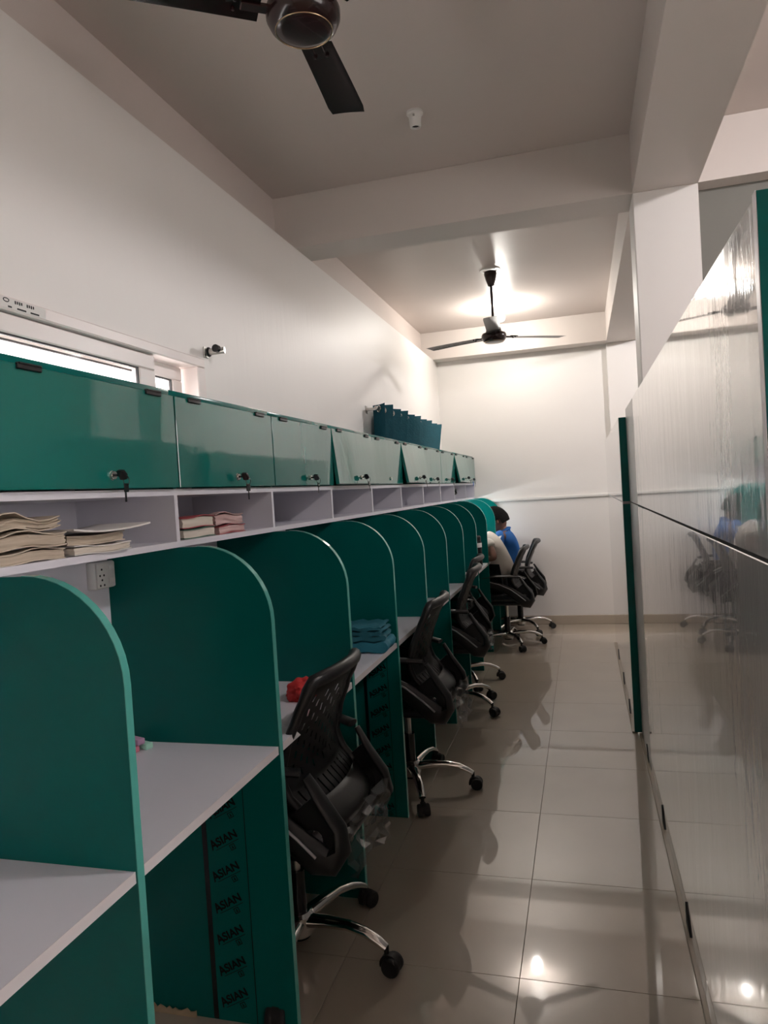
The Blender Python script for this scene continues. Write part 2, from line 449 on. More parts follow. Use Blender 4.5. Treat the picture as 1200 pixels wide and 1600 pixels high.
for k in range(0, 11):
    y0, y1 = PY(k), (PY(k+1) if k < 10 else YF-.022)
    L = y1-y0
    ex = {1: ', over old books', 2: ', over the red-spined books', 4: ', its door slightly ajar', 5: ', its lock without a key', 6: ', its door hanging ajar', 9: ', its door hanging open', 10: ', beside the end wall'}.get(k, '')
    if k == 0: lb = 'green wall cabinet at the very left edge of the row'
    else: lb = 'green wall cabinet over an open niche, %s in the row%s' % ('first' if k == 1 else ORD[k-1], ex)
    t = thing('wall_cabinet', lb, 'cabinet', (0, y0, 0), 0, 'green wall cabinets in a row')
    obj('top_panel', strip_box(0, L, XW, XC, ZCT-.016, ZCT, .001), 'green', t)
    obj('shelf', strip_box(0, L, XW, XC, ZCB-.018, ZCB-.001), 'lam', t)
    obj('niche_floor', strip_box(0, L, XW, XC, ZSH-.016, ZSH), 'lam', t)
    b = NB(); bx(b, XW+.003, XC, -.008 if k else 0, .008, ZSH, ZCB-.018); obj('divider', b, 'lam', t)
    if k == 10: obj('divider', bx(NB(), XW+.003, XC, L-.016, L, ZSH, ZCB-.018), 'lam', t)
    b = NB(); bx(b, XW+.003, XC-.002, -.006 if k else 0, .006, ZCB-.001, ZCT-.016); obj('side_panel', b, 'green', t)
    if k == 10: obj('side_panel', bx(NB(), XW+.003, XC-.002, L-.012, L, ZCB-.001, ZCT-.016), 'green', t)
    obj('back_panel', strip_box(.008, L, XW, XW+.003, ZSH, ZCT-.016), 'lam', t)
    # door hangs from its top edge
    dh = ZCT-.019-ZCB-.001
    d = obj('door', bx(NB(), 0, .016, .0035, L-.0035, -dh, 0, .0012, 1), 'door', t, (XC-.001, 0, ZCT-.018), (0, -R(tilt.get(k, 0)), 0))
    d['label'] = 'glossy green flap door'
    for yy in (L*.16, L*.84): link('hinge', hinge_me, d, (.016, yy, -.002))
    lk = link('lock', lock_me, d, (.0165, L*.545, -dh+.030))
    if k not in lockless: link('key', key_me[k % 2 == 1], d, (.0165, L*.545, -dh+.030))

# sockets under the shelf
t = thing('wall_socket', 'white switchboard with sockets mounted below the shelf', 'socket', (XBK, 1.592, 1.186))
obj('mount_box', bx(NB(), 0, .028, 0, .078, 0, .072, .003, 2), 'white', t)
fp = obj('face_plate', bx(NB(), .028, .033, .002, .076, .002, .070, .003, 2), 'white', t)
b = NB()
for (yy, zz) in ((.020, .052), (.012, .036), (.028, .036), (.020, .024), (.012, .010), (.028, .010)): lathe(b, [(0, .0006), (.003, .0006), (.003, 0)], 10, Matrix.Translation((.033, yy, zz)) @ Matrix.Rotation(R(90), 4, 'Y'))
obj('pin_hole', b, 'gap', fp)
for zz in (.014, .048):
    obj('rocker_switch', bx(NB(), .033, .037, .046, .066, zz, zz+.014, .001, 1), 'white', fp)

# small LED battens under the shelf, lit in the two occupied bays
for k, lb in ((9, 'lit LED batten under the shelf over the off-white shirt'), (10, 'lit LED batten under the shelf over the blue shirt')):
    yc = (PY(k)+PT+min(PY(k+1), YF-.03))/2
    t = thing('led_batten', lb, 'lamp', (-1.12, yc, ZSH-.016))
    obj('batten_body', bx(NB(), -.014, .014, -.16, .16, -.012, 0, .002, 1), 'white', t)
    obj('diffuser', bx(NB(), -.011, .011, -.155, .155, -.020, -.012, .003, 1), 'led', t)

# ------------------------------------------------------------------ glossy white panel partitions on the right
ZAT = 1.7646
t = thing('panel_partition', 'tall glossy white panel partition with a green end board, nearest on the right', 'partition', (0, 0, 0))
NPAN = 1
ZS = 1.266
YM = 3.50
obj('panel', bx(NB(), XR, XR+.018, YA0+.018, YM, .012, ZS-.003, .0015, 1), 'panel', t)
obj('panel', bx(NB(), XR, XR+.018, YA0+.018, YM, ZS+.003, ZAT, .0015, 1), 'panel', t)
obj('end_strip', bx(NB(), XR, XR+.018, YM+.001, YA1, .012, ZS-.003, .0015, 1), 'satin', t)
obj('end_strip', bx(NB(), XR, XR+.018, YM+.001, YA1, ZS+.003, ZAT, .0015, 1), 'satin', t)
obj('seam_strip', bx(NB(), XR+.004, XR+.016, YA0+.018, YA1, ZS-.003, ZS+.003), 'gap', t)
obj('end_board', bx(NB(), XR, 1.05, YA0, YA0+.018, 0, ZAT+.004, .001, 1), 'green', t)
obj('edge_band', bx(NB(), XR-.0012, XR, YA0, YA0+.018, 0, ZAT+.004), 'lamedge', t)
obj('base_strip', bx(NB(), XR-.014, XR+.018, YA0+.018, YA1, 0, .011, .002, 1), 'skirt', t)
for yy in (3.684, 2.997, 2.311, 1.62):
    obj('foot_wedge', prism(NB(), [(yy-.07, .012), (yy+.012, .012), (yy+.012, .075)], 'X', XR-.004, XR), 'rub', t)
t = thing('panel_partition', 'white panel partition with a dark green edge, further down the aisle', 'partition', (0, 0, 0))
ZAT2, YB1 = 1.722, 6.3
obj('panel', bx(NB(), XR2, XR2+.018, YA1+.02, YB1, .012, ZS-.003, .0015, 1), 'panel', t)
obj('panel', bx(NB(), XR2, XR2+.018, YA1+.02, YB1, ZS+.003, ZAT2, .0015, 1), 'panel', t)
obj('seam_strip', bx(NB(), XR2+.004, XR2+.016, YA1+.002, YB1, ZS-.003, ZS+.003), 'pipe', t)
obj('end_board', bx(NB(), XR2+.001, XR2+.06, YA1+.002, YA1+.02, .012, ZAT2), 'green', t)
obj('seam_mark', bx(NB(), XR2+.001, XR2+.06, YA1+.0012, YA1+.002, ZS-.010, ZS+.004), 'pipe', t)
obj('base_strip', bx(NB(), XR2-.012, XR2+.018, YA1+.02, YB1, 0, .011, .002, 1), 'skirt', t)
for yy in (5.75, 5.06, 4.44):
    obj('foot_wedge', prism(NB(), [(yy-.07, .012), (yy+.012, .012), (yy+.012, .075)], 'X', XR2-.004, XR2), 'rub', t)

# ------------------------------------------------------------------ ceiling fans, lamps
def fan(loc, a0, rb, lb, zhub):
    t = thing('ceiling_fan', lb, 'fan', loc, 0, 'brown three-blade ceiling fans')
    zh = zhub-loc[2]
    b = NB(); lathe(b, [(0, -.048), (.05, -.047), (.066, -.044), (.080, -.034), (.089, -.016), (.090, .002), (.084, .016), (.060, .024), (.056, .034), (.050, .055), (.040, .080), (.028, .105), (.016, .122), (0, .124)], 40)
    obj('motor_housing', b, 'fan', t, (0, 0, zh), smooth=50)
    obj('trim_ring', closed_tube(NB(), [(.068*math.cos(i*.1963), .068*math.sin(i*.1963), -.0435) for i in range(32)], .0016, 6), 'gold', t, (0, 0, zh))
    obj('rod', tube(NB(), [(0, 0, zh+.09), (0, 0, -.05)], .0095, 12), 'fan', t)
    b = NB(); lathe(b, [(.012, -.115), (.022, -.112), (.036, -.07), (.046, -.03), (.044, -.012), (.03, -.006), (0, -.006)], 28); obj('canopy', b, 'fan', t)
    b = NB(); lathe(b, [(.050, -.004), (.072, -.004), (.074, 0), (.050, 0), (.050, -.004)], 32); obj('ceiling_rose', b, 'white', t)
    for i in range(3):
        a = a0+i*2*math.pi/3
        bl = NB(); N = 10; pr = []
        r0, r1 = .105, rb
        top = []
        for j in range(N+1):
            s = j/N; r = r0+(r1-r0)*s
            wd = .043+.012*s
            if s > .93: wd *= .90
            top.append((r, wd))
        def P(r, v):   # pitched, slightly cambered blade
            return Vector((r, v, v*.07+.010*math.sin((r-r0)/(r1-r0)*1.6)-.10*v*v*8))
        cols = 9; vs = [[bl.verts.new(P(r, wd*(2*c/(cols-1)-1))) for c in range(cols)] for r, wd in top]
        for A, B in zip(vs, vs[1:]):
            for c in range(cols-1): bl.faces.new((A[c], B[c], B[c+1], A[c+1]))
        bmesh.ops.solidify(bl, geom=bl.faces[:], thickness=.003)
        bo = obj('blade', bl, 'fan', t, (0, 0, zh-.006), (0, 0, a))
        b = NB(); bx(b, .070, .150, -.014, .014, -.004, .006, .002, 1); bx(b, .125, .185, -.026, .026, .003, .008, .002, 1)
        for yy in (-.016, .016):
            lathe(b, [(0, -.004), (.004, -.003), (.005, 0), (.005, .004)], 8, Matrix.Translation((.165, yy, -.001)))
        obj('blade_bracket', b, 'fan', bo)
    return t
fan((-.587, 1.649, ZC), R(95), .475, 'dark brown ceiling fan hanging at the top edge of the photo', 2.56)
fan((-.556, 5.217, ZC), R(35), .58, 'dark ceiling fan on a long rod in the far bay', 2.478)

def lamp(loc, m, lb):
    t = thing('light_bulb', lb, 'lamp', loc)
    b = NB(); lathe(b, [(0, 0), (.030, 0), (.031, -.012), (.021, -.018), (.019, -.045), (.0, -.045)], 24); obj('lamp_holder', b, 'white', t)
    b = NB(); lathe(b, [(.013, -.045), (.017, -.060), (.017, -.066)], 20); obj('bulb_neck', b, 'white', t)
    b = NB(); lathe(b, [(0, -.066), (.017, -.066), (.028, -.082), (.034, -.100), (.033, -.118), (.024, -.134), (.012, -.141), (0, -.142)], 24); obj('bulb', b, m, t)
lamp((-.598, 6.244, ZC), 'bulb', 'glowing white bulb on the far bay ceiling behind the fan')
lamp((1.25, 1.63, ZC), 'bulb2', 'glowing bulb on the side bay ceiling')
lamp((1.55, 5.5, ZC), 'bulb3', 'glowing bulb on the ceiling of the room behind the grey board')
t = thing('lamp_holder', 'small empty white lamp holder on the near ceiling', 'lamp holder', (-.581, 2.918, ZC))
b = NB(); lathe(b, [(0, 0), (.034, 0), (.034, -.010), (.027, -.014), (.025, -.030), (.022, -.062), (.017, -.064), (.017, -.05), (0, -.05)], 28); obj('holder_body', b, 'white', t)
b = NB(); lathe(b, [(0, -.0505), (.017, -.0505), (.017, -.055), (0, -.055)], 20); obj('contact_plate', b, 'gap', t)
obj('screw', bx(NB(), -.004, .004, -.029, -.024, -.028, -.020, .001, 1), 'steel', t)

# ------------------------------------------------------------------ curtain bracket, curtain on its rod
t = thing('curtain_bracket', 'short steel curtain bracket with a black end knob beside the window', 'bracket', (XW, 2.462, 1.972))
obj('wall_plate', bx(NB(), 0, .004, -.016, .016, -.020, .020, .001, 1), 'steel', t)
obj('clamp_ring', closed_tube(NB(), [(.014, .014*math.cos(i*.5236), .014*math.sin(i*.5236)) for i in range(12)], .005, 8), 'black', t)
obj('arm', tube(NB(), [(.004, 0, 0), (.075, .012, .003)], .0125, 14), 'steel', t)
obj('end_knob', tube(NB(), [(.060, -.018, .004), (.060, -.034, .004)], [.0145, .0145], 16), 'blackgloss', t)

t = thing('curtain_rod', 'steel curtain rod on the far part of the side wall', 'rod', (XW, 4.50, 1.955))
obj('rod', tube(NB(), [(.085, 0, 0), (.085, 2.05, 0)], .0125, 14), 'steel', t)
for yy in (.06, 2.0):
    obj('wall_bracket', bx(bx(NB(), 0, .075, yy-.008, yy+.008, -.008, .008), 0, .004, yy-.02, yy+.02, -.025, .025), 'steel', t)
t = thing('curtain', 'short teal pleated curtain with metal rings hanging above the cabinets', 'curtain', (XW, 4.52, 0))
b = NB(); rows, cols, folds = 8, 162, 18
vs = []
for r in range(rows+1):
    s = r/rows; z = 1.990-.275*s; row = []
    for c in range(cols+1):
        u = c/cols; ph = u*folds*math.pi
        tri = 2*abs((u*folds/2) % 1-.5)*2-1
        wob = .86*tri+.14*math.sin(ph)
        amp = .066*(1-.12*s)
        yv = u*(1.98-.16*s)
        row.append(b.verts.new((.085+amp*wob, yv-.05*s*math.sin(u*3), z-.006*math.sin(ph*.5+1)-.0*s)))
    vs.append(row)
for A, B in zip(vs, vs[1:]):
    for c in range(cols): b.faces.new((A[c], B[c], B[c+1], A[c+1]))
bmesh.ops.solidify(b, geom=b.faces[:], thickness=.0025)
cloth = obj('cloth', b, 'teal_cloth', t, smooth=40)
for i in range(folds):
    yv = (i+.5)/folds*1.98
    sgn = 1 if i % 2 == 0 else -1
    dn = Vector((sgn*.83, 1, 0)).normalized()
    q = Vector((0, 0, 1)).cross(dn)
    obj('eyelet', closed_tube(NB(), [Vector((.085, yv, 1.955))+q*.021*math.cos(a*.3927)+Vector((0, 0, 1))*.021*math.sin(a*.3927) for a in range(16)], .0035, 6), 'chrome', t)

# ------------------------------------------------------------------ office chair
def prof(z):
    P = [(.43, .205), (.485, .200), (.535, .165), (.585, .122), (.635, .110), (.71, .128), (.80, .165), (.86, .195), (.91, .212)]
    for (a, b0), (c, d) in zip(P, P[1:]):
        if z <= c:
            s = (z-a)/(c-a); s = s*s*(3-2*s)*.35+s*.65; return b0+(d-b0)*s
    return P[-1][1]
def halfw(z): return .205-.030*max(0, (z-.68)/.22)**1.5-.035*max(0, (.56-z)/.14)
def bpt(u, z): return Vector((prof(z)-.035*u*u, u*halfw(z), z))
def build_chair():
    t = thing('office_chair', 'x', 'chair')
    # seat
    b = NB(); bx(b, -.255, .205, -.235, .235, .425, .510, .035, 4)
    for v in b.verts:
        if v.co.z > .49: v.co.z += .012*(1-(v.co.x/.25)**2)*(1-(v.co.y/.24)**2)-.012*max(0, (-v.co.x-.15)/.1)
    obj('seat', b, 'seat', t, smooth=60)
    obj('seat_pan', bx(NB(), -.215, .215, -.205, .205, .395, .428, .014, 2), 'black', t)
    # pierced back shell
    b = NB(); nu, nv = 64, 66; z0, z1 = .455, .885
    g = [[b.verts.new(bpt(-1+2*i/nu, z0+(z1-z0)*j/nv)) for i in range(nu+1)] for j in range(nv+1)]
    for j in range(nv):
        for i in range(nu):
            hole = False
            if 5 <= i <= nu-6:
                if 9 <= j < 19: hole = i % 5 == 1
                elif j >= 24 and j < 60: hole = (i % 10 == 2 and j % 6 in (0, 1, 2)) or (i % 10 == 7 and j % 6 in (3, 4, 5))
            if not hole: b.faces.new((g[j][i], g[j][i+1], g[j+1][i+1], g[j+1][i]))
    bmesh.ops.solidify(b, geom=b.faces[:], thickness=.006)
    obj('backrest', b, 'black', t, smooth=30)
    # frame round the back, heavier along the top
    b = NB()
    lp = [bpt(-1, .455+(.868-.455)*i/14) for i in range(15)] + [bpt(u, .888+.008*(1-u*u)) for u in (-.94, -.8, -.5, -.2, .2, .5, .8, .94)] + [bpt(1, .868-(.868-.455)*i/14) for i in range(15)]
    tube(b, lp, [.014]*13+[.016, .018]+[.020]*8+[.018, .016]+[.014]*13, 10)
    obj('back_frame', b, 'black', t, smooth=60)
    # lumbar pad
    b = NB(); nu, nv = 14, 8
    g = [[b.verts.new(bpt(-.92+1.84*i/nu, .452+.092*j/nv)+Vector((.010+.026*math.sin(math.pi*j/nv)*(1-.4*(-1+2*i/nu)**2), 0, 0))) for i in range(nu+1)] for j in range(nv+1)]
    for j in range(nv):
        for i in range(nu): b.faces.new((g[j][i], g[j][i+1], g[j+1][i+1], g[j+1][i]))
    bmesh.ops.solidify(b, geom=b.faces[:], thickness=.014)
    obj('lumbar_pad', b, 'pad', t, smooth=60)
    # arms: flat arm bar from the back stile, sweeping side loop down to the seat rear
    for s in (-1, 1):
        y = s*.245; b = NB()
        bar = [(.135, s*.21, .650), (.06, s*.235, .662), (-.06, y, .665), (-.15, y, .655), (-.185, y, .632)]
        tube(b, bar, [.020, .022, .024, .024, .018], 10, flat=(1.15, .55))
        arc = [(-.185, y, .628), (-.215, y, .585), (-.215, y, .53), (-.19, y, .47), (-.14, s*.238, .425)]
        tube(b, arc, .018, 8, flat=(.9, .7))
        sweep = [(-.19, y, .605), (-.11, y, .598), (-.02, y, .572), (.07, y, .525), (.14, y, .470), (.19, s*.235, .425), (.215, s*.225, .412), (.245, s*.21, .445), (.238, s*.20, .500), (.190, s*.20, .570), (.150, s*.205, .640)]
        tube(b, sweep, [.014, .020, .024, .028, .032, .034, .032, .026, .022, .020, .014], 10, flat=(.6, 1.35))
        prism(b, [(.07, .520), (.14, .465), (.19, .420), (.215, .408), (.245, .445), (.238, .50), (.20, .555), (.165, .585), (.120, .548)], 'Y', s*.195, s*.222)
        a = obj('armrest', b, 'black', t, smooth=60)
        pp = [(x, y+s*.017, z+.022) for x, _, z in sweep[1:6]]
        pp = [Vector(p) for p in pp]
        fine = []
        for p, q in zip(pp, pp[1:]): fine += [p.lerp(q, i/3) for i in range(3)]
        obj('silver_piping', tube(NB(), fine+[pp[-1]], .0042, 6), 'pipe', a, smooth=60)
    # column
    b = NB(); lathe(b, [(.0, .40), (.05, .40), (.045, .375), (.017, .37), (.014, .36), (.014, .245), (.0, .245)], 20); c = obj('gas_lift', b, 'steel', t)
    b = NB(); lathe(b, [(0, .262), (.027, .262), (.027, .06), (.034, .055), (0, .055)], 20); obj('column_sleeve', b, 'blackgloss', c)
    obj('tilt_lever', tube(NB(), [(.02, .03, .382), (.03, .20, .375), (.03, .27, .365)], [.005, .005, .008], 8), 'black', t)
    # star base
    base = []
    b = NB(); lathe(b, [(0, .135), (.036, .135), (.045, .125), (.048, .085), (.040, .065), (0, .065)], 24); obj('base_hub', b, 'chrome', t)
    leg = NB(); tube(leg, [(.035, 0, .108), (.10, 0, .116), (.17, 0, .118), (.225, 0, .108), (.265, 0, .090), (.290, 0, .074)], [.026, .023, .019, .018, .017, .015], 12, flat=(1.0, .72))
    leg_me = mesh('base_leg', leg, 'chrome', 60)
    cb = NB()
    for s in (-1, 1):
        lathe(cb, [(0, .006), (.012, .009), (.024, .010), (.027, .006), (.027, -.006), (.024, -.010), (0, -.010)], 20, Matrix.Translation((.306, s*.016, .0272)) @ Matrix.Rotation(R(90), 4, 'X'))
    prism(cb, [(.300+.031*math.cos(a), .0275+.031*math.sin(a)) for a in [R(d) for d in range(-15, 196, 15)]]+[(.300, .0275)], 'Y', -.010, .010)
    tube(cb, [(.290, 0, .045), (.290, 0, .082)], .0075, 10)
    cast_me = mesh('caster', cb, 'rub', 40)
    for i in range(5):
        l = link('base_leg', leg_me, t, None, (0, 0, i*2*math.pi/5)); link('caster', cast_me, l)
    return t
proto = build_chair()
chairs = [((-.905, 1.985), -2, -8, 'black mesh-back office chair nearest to the camera, half hidden under the desk'),
          ((-.845, 3.215), 0, 5, 'black office chair second from the camera, with clear film hanging from its back'),
          ((-.855, 4.425), 4, -26, 'black office chair third from the camera, its seat wrapped in shiny film'),
          ((-.925, 5.06), 2, 16, 'black office chair pushed furthest under the desk, just behind the third chair'),
          ((-.69, 6.25), 0, 10, 'black office chair with the person in the off-white shirt'),
          ((-.63, 6.88), 4, 18, 'black office chair with the person in the blue shirt, beside the end wall')]
cobj = []
for i, ((x, y), rz, rb, lb) in enumerate(chairs):
    o = proto if i == 0 else copy_tree(proto)
    o.location = (x, y, 0); o.rotation_euler = (0, 0, R(rz)); o['label'] = lb; o['group'] = 'black office chairs along the desks'
    k = 0
    for ch in o.children:
        if ch.name.startswith('base_leg'):
            ch.rotation_euler = (0, 0, R(rb-rz)+k*2*math.pi/5); k += 1
    if i > 3: o.scale = (1, 1, .955)
    cobj.append(o)
# scraps of clear wrapping still hanging on the backs
def wrap(parent, seed, pts):
    rnd = random.Random(seed); b = NB(); nu, nv = 10, 9
    o, u, v = [Vector(p) for p in pts]
    g = []
    for j in range(nv+1):
        row = []
        for i in range(nu+1):
            s, tt = i/nu, j/nv
            w_ = 1-.35*tt*abs(s-.4)
            row.append(b.verts.new(o+u*s*w_+v*tt+Vector((rnd.uniform(-.016, .016), rnd.uniform(-.012, .012), rnd.uniform(-.012, .012)))))
        g.append(row)
    for A, B in zip(g, g[1:]):
        for i in range(nu): b.faces.new((A[i], B[i], B[i+1], A[i+1]))
    bmesh.ops.solidify(b, geom=b.faces[:], thickness=.0006)
    return obj('plastic_wrap', b, 'filmclear', parent, smooth=20)
wrap(cobj[0], 3, ((.235, -.17, .485), (.02, .33, .01), (.02, .02, -.15)))
wrap(cobj[1], 5, ((.235, -.10, .485), (.02, .30, .01), (.025, .02, -.16)))
wrap(cobj[2], 9, ((.230, -.02, .47), (.02, .20, .01), (.02, .02, -.09)))

# ------------------------------------------------------------------ books
def book(loc, sx, sy, sz, rz, pm, cm, lb, grp, open_side='x', seed=0, warp=.004):
    """spine along the back (-x) by default, pages towards the aisle"""
    rnd = random.Random(seed)
    t = thing('book', lb, 'book', loc, R(rz), grp)
    b = NB(); bx(b, -sx/2+.003, sx/2-.003, -sy/2+.003, sy/2-.003, .0025, sz-.0025, .0)
    bmesh.ops.subdivide_edges(b, edges=b.edges[:], cuts=5, use_grid_fill=True)
    for v in b.verts: v.co += Vector((rnd.uniform(-1, 1)*warp*.5, rnd.uniform(-1, 1)*warp*.5, 0)); v.co.z += warp*.5*math.sin(v.co.y*40+seed)
    obj('pages', b, pm, t, smooth=60)
    for z0 in (0, sz-.0025):
        c = NB(); bx(c, -sx/2, sx/2, -sy/2, sy/2, z0, z0+.0022)
        bmesh.ops.subdivide_edges(c, edges=c.edges[:], cuts=5, use_grid_fill=True)
        for v in c.verts:
            v.co.z += warp*.5*math.sin(v.co.y*40+seed)
            if z0 > 0 and v.co.x > sx*.3: v.co.z += warp*1.2*max(0, math.sin(v.co.y*25+seed))
        obj('cover', c, cm, t)
    spx = -sx/2 if open_side == 'x' else None
    if open_side == 'x': obj('spine', bx(NB(), -sx/2-.002, -sx/2+.001, -sy/2, sy/2, .001, sz-.001), cm, t)
    else: obj('spine', bx(NB(), -sx/2, sx/2, sy/2-.001, sy/2+.002, .001, sz-.001), cm, t)
    return t
G1 = 'old books stacked in the first niche'
z = ZSH+.001
book((-1.128, 1.168, z), .145, .195, .022, 1, 'paper', 'cover', 'worn thick book at the bottom of the tall old stack', G1, seed=1); z += .0285
book((-1.125, 1.163, z), .150, .200, .027, -2, 'paper', 'cover', 'frayed old book in the middle of the tall stack', G1, seed=2, warp=.006); z += .0360
book((-1.130, 1.160, z), .150, .195, .022, 3, 'paper', 'cover', 'dog-eared old book on top of the tall stack', G1, seed=3, warp=.010)
z = ZSH+.001
book((-1.110, 1.370, z), .150, .180, .018, -4, 'paper2', 'sheet', 'white paper booklet at the bottom of the low pile beside the old stack', G1, seed=4, warp=.003); z += .0215
book((-1.118, 1.365, z), .150, .165, .020, -9, 'paper', 'cover', 'thick brown-edged booklet in the low pile beside the old stack', G1, seed=5, warp=.003); z += .0235
b = NB(); bx(b, -.085, .085, -.12, .12, 0, .004)
bmesh.ops.subdivide_edges(b, edges=b.edges[:], cuts=6, use_grid_fill=True)
for v in b.verts: v.co.z += .012*((v.co.y+.02)/.12)**2*(1 if v.co.y < 0 else .6)
tag(obj('loose_booklet', b, 'sheet', loc=(-1.105, 1.395, z+.001), rot=(0, 0, R(-6))), 'thin white booklet with curled edges on top of the low pile', 'booklet')
b = NB(); bx(b, -.07, .07, -.075, .075, 0, .002)
bmesh.ops.subdivide_edges(b, edges=b.edges[:], cuts=6, use_grid_fill=True)
for v in b.verts: v.co.z += -.35*max(0, v.co.x-.02)**1.5+.002
G2 = 'thick books lying in the second niche'
z = ZSH+.001
book((-1.13, 1.825, z), .14, .175, .026, 0, 'paper2', 'covergreen', 'white-edged book at the bottom left of the second niche', G2, seed=6, warp=.002)
book((-1.13, 1.822, z+.0295), .14, .175, .030, 0, 'paper2', 'coverred', 'white-edged book on top at the left of the second niche', G2, seed=7, warp=.003)
book((-1.13, 2.020, z), .14, .185, .024, 2, 'coverpink', 'coverred', 'red-spined pinkish book at the bottom right of the second niche', G2, seed=8, warp=.003)
book((-1.13, 2.010, z+.0285), .14, .170, .030, -2, 'coverpink', 'coverpink', 'faded pink-edged book on top at the right of the second niche', G2, seed=9, warp=.006)

# ------------------------------------------------------------------ small things on the desks
def foam(loc, m, lb, L=.055):
    o = obj('foam_block', bx(NB(), -.012, .012, -L/2, L/2, 0, .016, .003, 2), m, loc=loc, rot=(0, 0, R(72)))
    tag(o, lb, 'foam block', 'pastel foam blocks on a desk')
foam((-1.185, 1.605, ZD), 'pink', 'pink foam block lying on the desk')
foam((-1.165, 1.635, ZD), 'mint', 'mint green foam block lying on the desk')
foam((-1.178, 1.620, ZD+.0165), 'mauve', 'mauve foam block on top of the other two')

def blob_cloth(name, loc, sx, sy, sz, m, seed, lb, cat):
    b = NB(); bmesh.ops.create_icosphere(b, subdivisions=4, radius=1)
    from mathutils import noise as nz
    for v in b.verts:
        d = v.co.normalized(); f = nz.noise(d*2.2+Vector((seed, 0, 0)))*.25+abs(nz.noise(d*3.2+Vector((0, seed, 0))))*-.38+nz.noise(d*7)*.06
        q = d*(1+f+.1); q.z = max(q.z, -.62)
        v.co = Vector((q.x*sx, q.y*sy, (q.z+.62)*sz))
    return tag(obj(name, b, m, loc=loc, smooth=70), lb, cat)
blob_cloth('crumpled_cloth', (-.895, 2.10, ZD), .048, .050, .038, 'red_cloth', 4, 'crumpled red cloth lying on a white desk', 'cloth')

t = thing('folded_cloth', 'folded stack of teal cloth on a white desk by the fourth partition', 'cloth', (-.888, 2.79, ZD), R(3))
z = 0
for i, (h, dx, m, rz) in enumerate(((.050, 0, 'teal_cloth2', 0), (.026, -.008, 'teal_cloth', 3), (.022, -.012, 'teal_cloth', -3), (.016, -.010, 'teal_cloth', 2))):
    b = NB(); n = 12; hx, hy = .105-.006*i, .085
    # one folded layer: a sheet folded back on itself, round fold at the front
    path = [(-hx, h*.12)]+[(-hx+2*hx*j/8, h*.10+.003*math.sin(j*1.7+i)) for j in range(1, 8)]+[(hx-h*.2, h*.12), (hx, h*.35), (hx+.003, h*.55), (hx-h*.1, h*.85), (hx-h*.5, h*.94)]+[(hx-2*hx*j/8, h*.90+.004*math.sin(j*2.1+i)) for j in range(1, 8)]+[(-hx, h*.9)]
    rows = []
    for r in range(9):
        yy = -hy+2*hy*r/8; rows.append([b.verts.new((px+.004*math.sin(r*1.3+i), yy+.004*math.sin(px*60+i), pz+.002*math.sin(r+i*2))) for px, pz in path])
    for A, B in zip(rows, rows[1:]):
        for j in range(len(path)-1): b.faces.new((A[j], B[j], B[j+1], A[j+1]))
    b.faces.new(rows[0]); b.faces.new(rows[-1][::-1])
    b.faces.new([r[0] for r in rows]+[r[-1] for r in rows][::-1])
    obj('cloth_layer', b, m, t, (dx, 0, z), (0, 0, R(rz)), smooth=60); z += h*.93

t = thing('water_bottle', 'slim black bottle with a white label band standing on a desk', 'bottle', (-.845, 5.80, ZD))
b = NB(); lathe(b, [(0, 0), (.030, 0), (.032, .004), (.032, .185), (.026, .205), (0, .205)], 24); bd = obj('bottle_body', b, 'blackgloss', t)
b = NB(); lathe(b, [(.0324, .150), (.0328, .151), (.0328, .184), (.0324, .185)], 24); obj('label_band', b, 'sheet', bd)
b = NB(); lathe(b, [(0, .205), (.024, .205), (.027, .210), (.027, .236), (.020, .244), (0, .244)], 24); obj('cap', b, 'pad', t)

t = thing('cable_bundle', 'black looped cable on a small white box in the ninth niche', 'cable', (-1.13, 6.22, ZSH))
obj('adapter_box', bx(NB(), -.04, .045, -.10, .02, 0, .055, .004, 2), 'white', t)
b = NB(); tube(b, [(.03+.03*math.sin(i*.9), -.05+.09*math.cos(i*.45), .065+.022*math.sin(i*.63)) for i in range(26)], .009, 8); obj('cable', b, 'blackgloss', t, smooth=60)
b = NB(); bx(b, -.002, .002, -.014, .014, -.045, 0, .001, 1)
tag(obj('key_tag', b, 'bluetag', loc=(XC+.045, PY(10)+.20, ZCB+.012)), 'small blue key tag hanging at the last cabinet door', 'key tag')

# ------------------------------------------------------------------ people
def skin(name, nodes, edges, m, parent=None, sub=2, root=0):
    """nodes: list of (pos, rx, ry)"""
    me = bpy.data.meshes.new(name); me.from_pydata([n[0] for n in nodes], edges, [])
    o = bpy.data.objects.new(name, me); COL.objects.link(o)
    md = o.modifiers.new('skin', 'SKIN'); md.use_smooth_shade = True; md.branch_smoothing = .6
    for i, n in enumerate(nodes):
        sv = me.skin_vertices[0].data[i]; sv.radius = (n[1], n[2] if len(n) > 2 else n[1]); sv.use_root = (i == root)
    o.modifiers.new('sub', 'SUBSURF').levels = sub
    bpy.context.view_layer.update()
    dg = bpy.context.evaluated_depsgraph_get()
    m2 = bpy.data.meshes.new_from_object(o.evaluated_get(dg)); m2.name = name
    m2.materials.clear(); m2.materials.append(MT[m]); m2.shade_smooth()
    bpy.data.objects.remove(o); bpy.data.meshes.remove(me)
    return link(name, m2, parent)
def chain(nodes, edges, start, pts):
    prev = start
    for p in pts:
        nodes.append(p); edges.append((prev, len(nodes)-1)); prev = len(nodes)-1
    return prev
